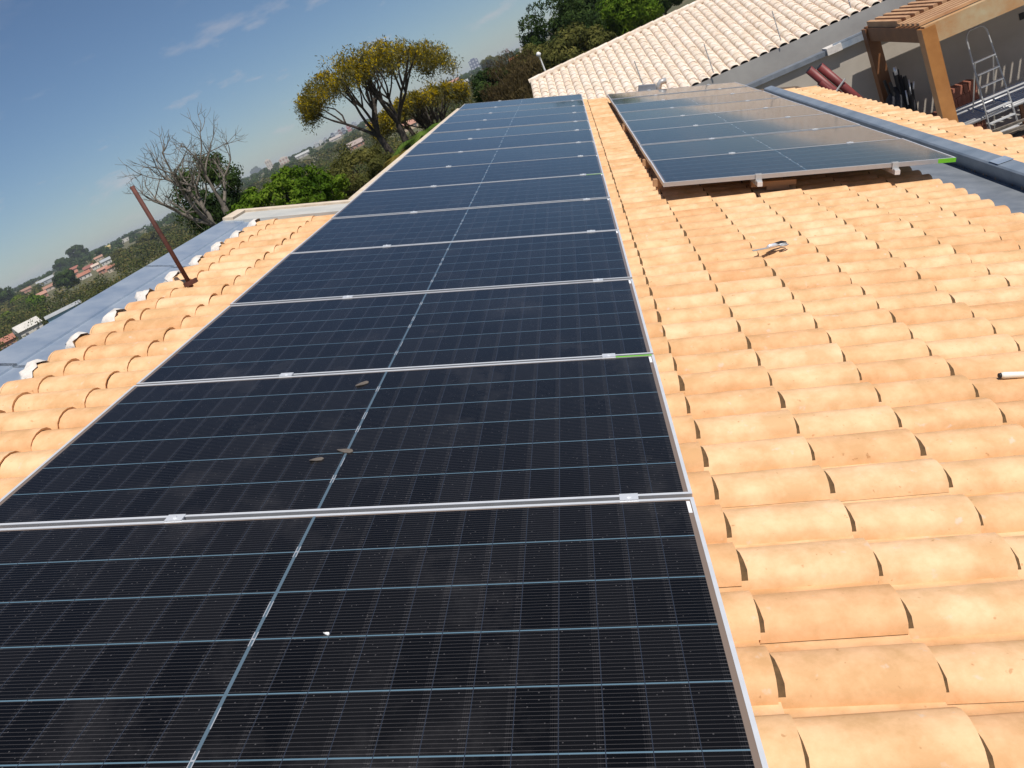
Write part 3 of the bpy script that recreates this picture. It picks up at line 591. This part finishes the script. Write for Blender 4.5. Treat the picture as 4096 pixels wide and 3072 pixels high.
def tree(name, label, px, py, D, rx, ry, rz, leaf, ncl=60, per=150, lf=.16, aspect=.45, bark='barkd', group=None, flat=.8, crad=.28, cat='tree', orient=None, below=.25):
    """crown centred where the picture shows it, standing on the terrain"""
    c = at(px, py, D); g = ter(c[0], c[1]); e = thing(name, label, cat, (c[0], c[1], g), group); h = c[2] - g
    d = RNG.normal(size=(ncl, 3)); d /= np.linalg.norm(d, axis=1)[:, None]; rr = RNG.uniform(.45, 1.0, ncl) ** .5
    cc = d * rr[:, None] * np.array([rx, ry, rz]); cc[:, 2] = np.where(cc[:, 2] < -rz * .6, cc[:, 2] * below, cc[:, 2]); cc[:, 2] += h
    pts = clumps(cc, RNG.uniform(.7, 1.3, ncl) * crad * min(rx, rz) * 1.3, per, flat); V, F = quads(pts, lf, aspect, orient, None if orient is not None else np.concatenate(OUTW[-ncl:]) * .8 + (pts - np.array([0, 0, h])) / np.array([rx, ry, rz]) * .5)
    link('crown', np_mesh('crown', V, F, leaf), e)
    b = B(); fork = np.array([0, 0, max(h - rz * .8, h * .3)]); limb(b, (0, 0, -.4), fork, .05 * rz + .08, .04 * rz + .05, .02)
    for k in RNG.choice(ncl, min(14, ncl), replace=False): limb(b, fork, cc[k], .022 * rz + .03, .012, .1)
    part('trunk', b, bark, e, True); return e
# --- bare tree
def bare():
    c = at(884, 925, 27); g = ter(c[0], c[1]) ; e = thing('bare_tree', 'leafless grey tree with fanned branches beyond the ridge flashing', 'tree', (c[0], c[1], g)); h = c[2] - g
    b = B(); tw_ = B(); right = np.array([.97, .22, 0.])
    def grow(p, d, L_, r, lev):
        n = 4; P_ = [p]; dd = d.copy()
        for i in range(n):
            dd = dd + RNG.normal(size=3) * .13 + np.array([0, 0, .075]); dd /= np.linalg.norm(dd); P_.append(P_[-1] + dd * L_ / n)
        r1 = r * .62; (b if lev < 3 else tw_).tube(P_, [r + (r1 - r) * i / n for i in range(n + 1)], 6 if lev < 3 else 4, cap=False)
        if lev >= 5 or L_ < .12: return
        for k in range(2 if lev < 3 else 3):
            t = RNG.normal(size=3) * (.50 if lev < 3 else .75); nd_ = dd + t; nd_ /= np.linalg.norm(nd_)
            grow(P_[-1], nd_, L_ * RNG.uniform(.60, .80), r1 * .85, lev + 1)
        if lev in (1, 2):
            for q in (2, 3):
                t = RNG.normal(size=3) * .7; nd_ = dd + t; nd_ /= np.linalg.norm(nd_); grow(P_[q], nd_, L_ * .55, r1 * .6, max(lev + 1, 3))
    base = np.array([0, 0, 0.]); fork = np.array([-.15, 0, h + .2])
    b.tube([(0, 0, -.4), (-.05, 0, h * .6), tuple(fork)], [.24, .19, .15], 8, cap=False)
    b.tube([(.30, .1, -.4), (.33, .1, h * .7), (.42, .1, h + .6)], [.17, .12, .10], 8, cap=False)
    for ang, L_, r in ((-.80, 1.0, .075), (-.50, 1.2, .085), (-.2, 1.25, .08), (.05, 1.1, .07)): grow(fork + RNG.normal(size=3) * .05, right * math.sin(ang) + np.array([0, RNG.uniform(-.25, .25), math.cos(ang)]), L_, r, 1)
    for ang, L_, r in ((.18, 1.0, .065), (.5, .9, .06)): grow(np.array([.42, .1, h + .6]), right * math.sin(ang) + np.array([0, RNG.uniform(-.25, .25), math.cos(ang)]), L_, r, 1)
    t = part('trunk', b, 'bark', e, True); part('twigs', tw_, 'bark', e)
bare()
# --- yellow flowering umbrella trees
def umbrella(label, px, py, D, half, hgt, ncl, per, group, lean=0, lf=.10, trunks=((0, 0), (-.35, .2)), edge=None):
    c = at(px, py, D); g = ter(c[0], c[1]); e = thing('flowering_tree', label, 'tree', (c[0], c[1], g), group); h = c[2] - g; b = B()
    right = np.array([.97, .22, 0.]); dep = np.array([-.22, .97, 0.]); cc = []
    for k in range(ncl):
        a_ = RNG.uniform(-1, 1); dpt = RNG.uniform(-1, 1) * math.sqrt(max(0, 1 - a_ * a_)); top = hgt * (1 - .30 * abs(a_) ** 2.2 - .12 * dpt ** 2) + lean * a_
        cc.append(right * a_ * half + dep * dpt * half * .8 + np.array([0, 0, h + top - RNG.uniform(0, .24) ** 1.0 * hgt]))
    cc = np.array(cc); pts = clumps(cc, RNG.uniform(.05, .14, ncl) * half, per, .9); V, F = quads(pts, lf, .28, (np.array([0, 0, 1.]), .45))
    link('crown', np_mesh('crown', V, F, 'lf_yel'), e)
    ng = int(len(pts) * .9); V, F = quads(pts[RNG.choice(len(pts), ng, replace=False)] + RNG.normal(size=(ng, 3)) * .12 - np.array([0, 0, .12]), lf * 1.1, .25, (np.array([0, 0, 1.]), .4)); link('foliage', np_mesh('foliage', V, F, 'lf_fine'), e)
    for ti, (tx, hh) in enumerate(trunks):
        f0 = right * tx * half * .5 + np.array([0, 0, h * 1.0 + hh]); b.tube([tuple(right * tx * .2 + np.array([0, 0, -.3])), tuple(f0 * .6 + np.array([0, 0, h * .1])), tuple(f0)], [.20, .16, .11], 7, cap=False)
        mine = [q for q in cc if (q @ right) * (1 if tx >= 0 else -1) > -half * .35]
        for _ in range(6):
            tgt = mine[RNG.integers(len(mine))]; mid = f0 + (tgt - f0) * .5 + np.array([0, 0, -.05 * hgt]); limb(b, f0, mid, .07, .045, .06)
            for _ in range(4):
                near = sorted(mine, key=lambda q: np.linalg.norm(q - tgt))[:12]; t2 = near[RNG.integers(len(near))]; limb(b, mid, t2, .04, .010, .10)
    part('trunk', b, 'barkd', e, True)
umbrella('wide umbrella shaped tree with yellow blossom beside the panel row', 1600, 545, 32, 2.75, 3.2, 230, 62, 'yellow flowering trees', lean=-.25, lf=.115, trunks=((.10, .4), (-.5, .3)))
umbrella('lower yellow blossoming tree right behind the umbrella tree', 1735, 560, 38, 2.2, 2.15, 120, 70, 'yellow flowering trees', lf=.14, trunks=((.2, -.2), (-.3, -.3), (.5, -.2)))
# --- other near trees
tree('leafy_bush', 'dome of fresh green leaves right behind the grey parapet', 1160, 842, 21, 1.55, 1.3, .90, 'lf_green', 300, 80, .10, .42, crad=.13)
tree('dark_tree', 'dark olive tree behind the leafless branches', 855, 800, 38, 1.35, 1.3, 1.9, 'lf_dark', 60, 200, .16)
tree('dark_tree', 'brown feathery tree left of the umbrella tree trunk', 1440, 720, 30, 1.5, 1.5, 1.05, 'lf_olive', 75, 170, .13, .3, crad=.22)
tree('dark_tree', 'second brown tree between the green dome and the palm', 1330, 790, 34, 1.4, 1.3, .8, 'lf_brown', 60, 150, .14, .3)
tree('broad_tree', 'big drooping dark tree left of the white roof ridge', 2250, 170, 55, 2.3, 2.2, 2.6, 'lf_dark', 90, 230, .26, .3, crad=.2, orient=(np.array([0, 0, 1.]), .35))
tree('broad_tree', 'tall dark green tree behind the white roof ridge', 2400, 60, 62, 2.6, 2.4, 2.4, 'lf_dark', 90, 200, .28)
tree('broad_tree', 'bright green tree top right above the white roof', 2520, 45, 58, 1.7, 1.6, 1.7, 'lf_green', 70, 180, .24)
tree('broad_tree', 'small dark tree at the top edge above the white roof', 2640, -10, 70, 1.8, 1.8, 1.4, 'lf_dark', 50, 160, .26)
tree('broad_tree', 'olive tree standing under the drooping dark tree', 2330, 230, 48, 2.0, 1.8, 1.5, 'lf_olive', 70, 200, .22)
tree('scrub', 'dry brown scrub beside the left corner of the white roof', 2060, 330, 40, 1.4, 1.3, 1.1, 'lf_brown', 80, 180, .17, .18, orient=(np.array([0, 0, 1.]), .6), cat='bush')
tree('scrub', 'dark green rounded bush left of the dry brown scrub', 1965, 340, 44, .85, .8, .85, 'lf_dark', 50, 180, .16, cat='bush')
tree('scrub', 'olive thicket above the dry brown scrub', 2110, 270, 50, 1.7, 1.5, .9, 'lf_olive', 70, 190, .2, cat='bush')
# palms
def palm(label, px, py, D, n, L_, mat, lift=.5):
    c = at(px, py, D); g = ter(c[0], c[1]); e = thing('palm', label, 'palm', (c[0], c[1], g), 'palms beside the panel row'); h = c[2] - g
    part('trunk', B().tube([(0, 0, -.3), (.03, 0, h * .5), (0, 0, h)], [.12, .10, .08], 8), 'barkd', e, True); V = []; F = []
    for k in range(n):
        az = RNG.uniform(0, 6.28); el = RNG.uniform(-.15, 1.1) * lift + .25; ll = L_ * RNG.uniform(.75, 1.1); P_ = []
        for i in range(9):
            t = i / 8; rr = ll * t; P_.append(np.array([math.cos(az) * rr * math.cos(el), math.sin(az) * rr * math.cos(el), h + rr * math.sin(el) - .55 * ll * t * t]))
        side = np.array([-math.sin(az), math.cos(az), 0])
        for i in range(1, 9):
            for s_ in (-1, 1):
                for sub in (0, .33, .66):
                    q = P_[i - 1] + (P_[i] - P_[i - 1]) * sub; fw = (P_[i] - P_[i - 1]) / np.linalg.norm(P_[i] - P_[i - 1]); wl = .34 * L_ * (1 - .65 * abs(i / 8 - .4)); tip = q + side * s_ * wl * .75 + fw * wl * .6 + np.array([0, 0, -.18 * wl]); wd = fw * .017 * L_
                    o = len(V); V += [q - wd, q + wd, tip + wd * .3, tip - wd * .3]; F.append((o, o + 1, o + 2, o + 3))
    link('fronds', np_mesh('fronds', np.array(V), np.array(F), mat), e)
palm('green feathery palm below the umbrella tree at the panel edge', 1690, 562, 24, 30, 1.2, 'frond'); palm('yellowed palm with drooping fronds left of the green palm', 1590, 628, 23, 20, .8, 'frondy', .2)
# street lamp among the trees
p = at(2153, 215, 42); g = ter(p[0], p[1]); sl_ = thing('street_lamp', 'white street lamp among the scrub left of the white roof', 'lamp', (p[0], p[1], g))
part('pole', B().tube([(0, 0, -.2), (0, 0, p[2] - g - .15)], [.06, .04], 8), 'white', sl_); part('lamp_head', B().tube([(0, 0, p[2] - g - .16), (0, 0, p[2] - g - .02), (0, 0, p[2] - g + .08)], [.06, .13, .04], 8), 'white', sl_, True)
# ================================================================ FAR BUILDINGS
ROOFC = {}
def cmat(c, rough=.85):
    k = 'c%02d%02d%02d' % tuple(int(x * 99) for x in c)
    if k not in MT: MT[k] = plain('paint ' + k, c, rough, var=.12, scale=.7)
    return k
HP = []
def cottage(label, px, py, wpx, wall, roofc, ratio=1.5, wh=2.7, pitch=.32, rz=0., wins=3, name='house', flat=False, D0=60, cat='house', group='houses across the valley'):
    p, D = hit(px, py, D0); HP.append((px, py, wpx, D)); sc_ = D / FPX; W = max(wpx * sc_, 4.); Dp = W / ratio; e = thing(name, label, cat, Matrix.Translation((p[0], p[1], p[2] - .3)) @ Matrix.Rotation(rz + math.atan2(-(p[0] - CAM[0]), p[1] - CAM[1]), 4, 'Z'), group)
    part('wall', B().box((0, 0, wh / 2), (W, Dp, wh)), cmat(wall), e); rm = cmat(roofc)
    if flat: part('roof', B().box((0, 0, wh + .12), (W + .3, Dp + .3, .24)).box((0, -Dp / 2 - .1, wh + .4), (W + .3, .15, .5)), rm, e)
    else:
        hh = Dp * (pitch + .03); y = Dp / 2 + .5; part('roof', B().add([(-W / 2 - .4, -y, wh), (W / 2 + .4, -y, wh), (W / 2 + .4, y, wh), (-W / 2 - .4, y, wh), (-W / 2 - .4, 0, wh + hh), (W / 2 + .4, 0, wh + hh)], [(0, 1, 5, 4), (2, 3, 4, 5), (1, 2, 5), (3, 0, 4), (0, 3, 2, 1)]), rm, e)
    for k in range(wins):
        f_ = part('window', B().box(((k + .5) / wins * W - W / 2, -Dp / 2 - .02, wh * .5), (W / wins * .26, .08, wh * .34)), 'winfar', e)
    return e
BR = (.36, .15, .10); PK = (.42, .22, .16); GR = (.33, .34, .35); WH = (.56, .53, .48); YE_ = (.60, .42, .10); BL = (.28, .46, .58)
for a in (
    ('long light blue building with two dark window bands behind the ridge flashing', 285, 1290, 120, BL, GR, 2.6, 4.0, .2, 0, 2),
    ('shed with bright white sloping roof at the left edge behind the flashing', 135, 1345, 80, WH, WH, 1.8, 3.2, .5, .3, 2),
    ('brick red roofed cottage at the lower left edge of the picture', 45, 1400, 60, PK, BR, 1.5, 3, .4, 0, 2),
    ('cottage with weathered pink roof among the valley trees', 170, 1195, 46, PK, PK, 1.6), ('long grey roofed hall on the far left slope', 190, 1135, 60, GR, GR, 2.4, 4),
    ('yellow walled cottage with a red roof on the left slope', 240, 1140, 30, YE_, BR, 1.4), ('long red roofed row house behind the yellow cottage', 285, 1112, 60, PK, BR, 2.6),
    ('brown roofed cottage at the far left skyline', 110, 1168, 36, PK, (.30, .17, .12), 1.7), ('red roofed cottage right of the dark round tree', 345, 1112, 44, WH, BR, 1.5),
    ('brown brick cottage beside the pale gable', 362, 1083, 36, (.34, .20, .15), (.26, .10, .08), 1.3), ('pale gabled cottage in the middle of the left slope', 388, 1075, 26, WH, (.55, .42, .34), 1.2),
    ('grey roofed house with white walls left of the woods', 430, 1055, 36, WH, GR, 1.4), ('small pink roofed cottage under the grey roofed house', 420, 1092, 36, PK, PK, 1.6),
    ('yellow walled house near the left skyline', 432, 997, 26, YE_, (.45, .36, .16), 1.4), ('white house block left of the iron pole', 505, 968, 30, WH, WH, 1.3, 5, .2, 0, 2, 'house', True),
    ('pink walled house with grey roof under the palm', 1430, 590, 62, PK, (.34, .27, .24), 1.4), ('white house row under the umbrella tree', 1345, 560, 46, (.45, .42, .38), (.38, .33, .30), 2.0),
    ('pale terraced house seen through the umbrella tree trunk', 1500, 505, 60, WH, PK, 1.8), ('sand coloured house right of the umbrella tree trunk', 1640, 520, 80, (.55, .42, .30), PK, 1.6),
    ('house with brick red roof left of the dark rounded bush', 1925, 345, 60, WH, BR, 1.5), ('house with orange red roof above the scrub', 2063, 245, 40, WH, (.50, .16, .07), 1.4),
    ('cream cottage with red roof at the end of the left rows', 455, 1085, 34, (.50, .42, .33), BR, 1.5), ('rust roofed cottage between the grey hall and the red row', 205, 1160, 40, (.48, .40, .33), (.33, .17, .12), 1.6),
    ('dark red roofed cottage below the skyline trees', 300, 1085, 34, PK, (.30, .11, .08), 1.5), ('tan cottage above the pink roofed cottage', 400, 1040, 30, (.50, .40, .30), (.36, .20, .14), 1.5), ('small grey shed beside the bright lime tree', 140, 1215, 26, GR, GR, 1.4),
    ('pale house beside the orange red roof', 2105, 215, 50, WH, (.52, .47, .43), 1.8), ('white block house near the right skyline', 2090, 195, 36, WH, WH, 1.5, 5, .2, 0, 2, 'house', True),
    ('grey roofed house above the second yellow tree', 1850, 350, 60, (.50, .45, .40), GR, 1.7), ('low pale house on the skyline behind the umbrella tree', 1815, 335, 50, WH, PK, 2.0),
    ('white warehouse left of the skyline towers', 1215, 628, 56, (.42, .40, .37), (.40, .40, .39), 2.6, 4)):
    cottage(*a)
def tower(label, px, py, wpx, hpx, wall, strip, D, n=3, cap_=None):
    p = at(px, py, D); HP.append((px, py + hpx * .5, wpx, D)); s_ = D / FPX; W = wpx * s_; H = hpx * s_; g = ter(p[0], p[1]); zb = min(g, p[2] - H) - 2
    e = thing('tower_block', label, 'building', Matrix.Translation((p[0], p[1], zb)) @ Matrix.Rotation(math.atan2(-(p[0] - CAM[0]), p[1] - CAM[1]), 4, 'Z'), 'far tower blocks'); top = p[2] - zb
    part('wall', B().box((0, 0, top / 2), (W, W * .8, top)), cmat(wall), e)
    for k in range(n):
        x = (k + .5) / n * W - W / 2
        for q in range(max(3, int(H / 5))): part('window', B().box((x, -W * .4 - .05, top - H + (q + .5) * H / max(3, int(H / 5))), (W / n * .5, .2, H / max(3, int(H / 5)) * .55)), cmat(strip, .4), e)
    part('roof_house', B().box((0, 0, top + H * .04), (W * .5, W * .4, H * .08)), cmat(cap_ or wall), e)
NV = (.06, .08, .13); BG = (.52, .47, .42); LG = (.45, .46, .47)
for a in (('beige tower block on the skyline left of the green dome, left of a pair', 1068, 642, 24, 55, BG, (.30, .27, .26), 1500), ('wide beige tower block, right of the skyline pair', 1130, 632, 36, 50, BG, (.36, .22, .20), 1550),
          ('pale grey tower leftmost of the tower cluster', 1262, 572, 16, 40, LG, (.28, .30, .33), 1700), ('slim grey tower second in the tower cluster', 1282, 564, 16, 42, (.50, .50, .47), LG, 1750), ('dark grey tower third in the tower cluster', 1300, 553, 14, 40, (.26, .28, .32), LG, 1800),
          ('navy tower with white edges in the tower cluster', 1328, 536, 16, 44, NV, LG, 1800), ('white tower between two navy towers', 1343, 528, 12, 42, (.55, .56, .58), NV, 1850), ('brown red tower in the tower cluster', 1356, 522, 14, 44, (.18, .10, .11), LG, 1800), ('second navy tower of the tower cluster', 1370, 514, 14, 46, NV, LG, 1850), ('red striped tower rightmost of the tower cluster', 1390, 502, 16, 48, (.40, .12, .12), LG, 1800),
          ('grey blue tower half hidden by the umbrella tree', 1412, 492, 20, 40, (.24, .27, .34), LG, 1750), ('lone navy and white tower right of the umbrella tree', 1890, 240, 36, 58, (.16, .18, .26), (.48, .49, .54), 1600), ('small brown tower near the right skyline', 2026, 196, 10, 26, (.25, .17, .17), LG, 1900)):
    tower(*a)
p = at(2129, 130, 1500); wt_ = thing('water_tower', 'slender water tower with dark tank on the right skyline', 'tower', (p[0], p[1], ter(p[0], p[1]) - 2)); hh = p[2] - ter(p[0], p[1]) + 2
part('stem', B().tube([(0, 0, 0), (0, 0, hh)], 2.0, 10), cmat((.6, .6, .6)), wt_); part('tank', B().tube([(0, 0, hh - 12), (0, 0, hh - 10), (0, 0, hh + 1), (0, 0, hh + 3)], [2, 4.5, 4.5, 3.5], 12), cmat((.10, .12, .16)), wt_)
# ================================================================ VALLEY TREES (those one can tell apart) AND WOODS
def vtree(label, px, py, wpx, mat, D0=60, hf=.8, per=120, ncl=36, name='valley_tree'):
    p, D = hit(px, py, D0); s_ = D / FPX; r = wpx * s_ / 2
    q = CAM + (p - CAM); e = thing(name, label, 'tree', tuple(p), 'trees in the valley')
    d = RNG.normal(size=(ncl, 3)); d /= np.linalg.norm(d, axis=1)[:, None]; cc = d * RNG.uniform(.4, .95, ncl)[:, None] * np.array([r, r, r * hf]); cc[:, 2] += r * hf * .85
    pts = clumps(cc, np.full(ncl, r * .30), per, .8); V, F = quads(pts, max(.16, D * .0026), .6, None, np.concatenate(OUTW[-ncl:]) * .6 + (pts - np.array([0, 0, r * hf * .85])) / r * .8); link('crown', np_mesh('crown', V, F, mat), e)
    b = B(); b.tube([(0, 0, -1), (0, 0, r * hf)], [.05 * r + .1, .03 * r + .05], 6); part('trunk', b, 'barkd', e)
for a in (('dark green round tree in front of the red roofed cottages', 287, 1150, 88, 'lf_dark'), ('bright lime tree at the left edge of the valley', 95, 1225, 60, 'lf_lime'), ('lime green tree low at the left edge', 45, 1290, 50, 'lf_lime'), ('green tree right of the lime tree', 165, 1245, 80, 'lf_green'),
          ('lime green tree above the blue building', 180, 1275, 56, 'lf_lime'), ('big dark tree at the left frame edge on the skyline', 25, 1235, 100, 'lf_dark'), ('dark tree with a rounded top on the left skyline', 265, 1082, 60, 'lf_dark'), ('blue green tree beside it on the left skyline', 335, 1045, 80, 'lf_dark'), ('dark flat topped tree above the grey roofed house', 425, 1025, 46, 'lf_dark'),
          ('pale olive tree behind the iron pole', 610, 985, 70, 'lf_olive'), ('yellow green tree left of the iron pole', 500, 1040, 60, 'lf_olive'), ('dark tree left of the skyline tower pair', 1030, 695, 36, 'lf_dark'), ('yellow green wide tree below the lone tower', 1985, 285, 90, 'lf_olive')):
    vtree(*a)
def wood(n, dmin, dmax, mat, name, label, pxr, per, seed, keep=None):
    r = np.random.default_rng(seed); VV = []; FF = []; o = 0
    for k in range(n):
        px = r.uniform(*pxr); D = dmin * (dmax / dmin) ** r.uniform(0, 1); hy = 1190 - .4768 * px; p = at(px, hy, D)
        x, y = p[0], p[1]
        if y < 34 and x > -9: continue
        if D > 150 and r.uniform() < .22 + .25 * math.sin(x * .03) * math.cos(y * .023): continue
        rad = r.uniform(1.8, 4.2) * (1 if D < 200 else 1.3); g = ter(x, y); tp = pix((x, y, g + rad * .8)); rp_ = rad * FPX / D; hid = False
        for hx, hy_, hw, hD in HP:
            if D < hD + 6 and math.hypot((tp[0] - hx) * .9, (tp[1] - hy_ + hw * .15)) < hw * .34 + rp_ * .55: hid = True; break
        if hid: continue
        q = r.normal(size=(per, 3)); q /= np.linalg.norm(q, axis=1)[:, None]; q *= (rad * r.uniform(.55, 1.05, per) ** .5)[:, None]; lump = r.normal(size=(6, 3)); lump /= np.linalg.norm(lump, axis=1)[:, None]
        q *= (1 + .22 * np.max(q @ lump.T / rad, axis=1))[:, None]; ow = q / rad + .7 * lump[np.argmax(q @ lump.T, axis=1)]; q[:, 2] = q[:, 2] * .75 + rad * .55; V_, F_ = quads(q + np.array([x, y, g]), np.maximum(.15, D * .0024), .7, None, ow); VV.append(V_); FF.append(F_ + o); o += len(V_)
    kind(tag(link(name, np_mesh(name, np.concatenate(VV), np.concatenate(FF), mat)), label, 'woods'), 'stuff')
wood(760, 46, 190, 'lf_wood', 'woodland', 'mixed green and brown woods filling the valley', (-250, 2150), 620, 3)
wood(1900, 170, 900, 'lf_wood', 'far_woodland', 'far tree belts between the houses below the skyline', (-250, 2250), 130, 5)
wood(1500, 900, 2600, 'lf_dark', 'skyline_woodland', 'dark line of trees along the skyline', (-300, 2400), 60, 9)
# ================================================================ HAZE
hz, hn, hb = nmat('haze air'); hn.nodes.remove(hb); pv_ = hn.nodes.new('ShaderNodeVolumePrincipled'); pv_.inputs['Color'].default_value = (.80, .87, .95, 1); pv_.inputs['Density'].default_value = .00013
hn.links.new(pv_.outputs[0], hn.nodes['Material Output'].inputs['Volume'])
hme = B().box((-750, 3800, 9), (11700, 8600, 60)).mesh('haze', 'white'); hme.materials.clear(); hme.materials.append(hz)
kind(tag(link('haze', hme), 'thin pale haze over the valley', 'haze'), 'stuff')
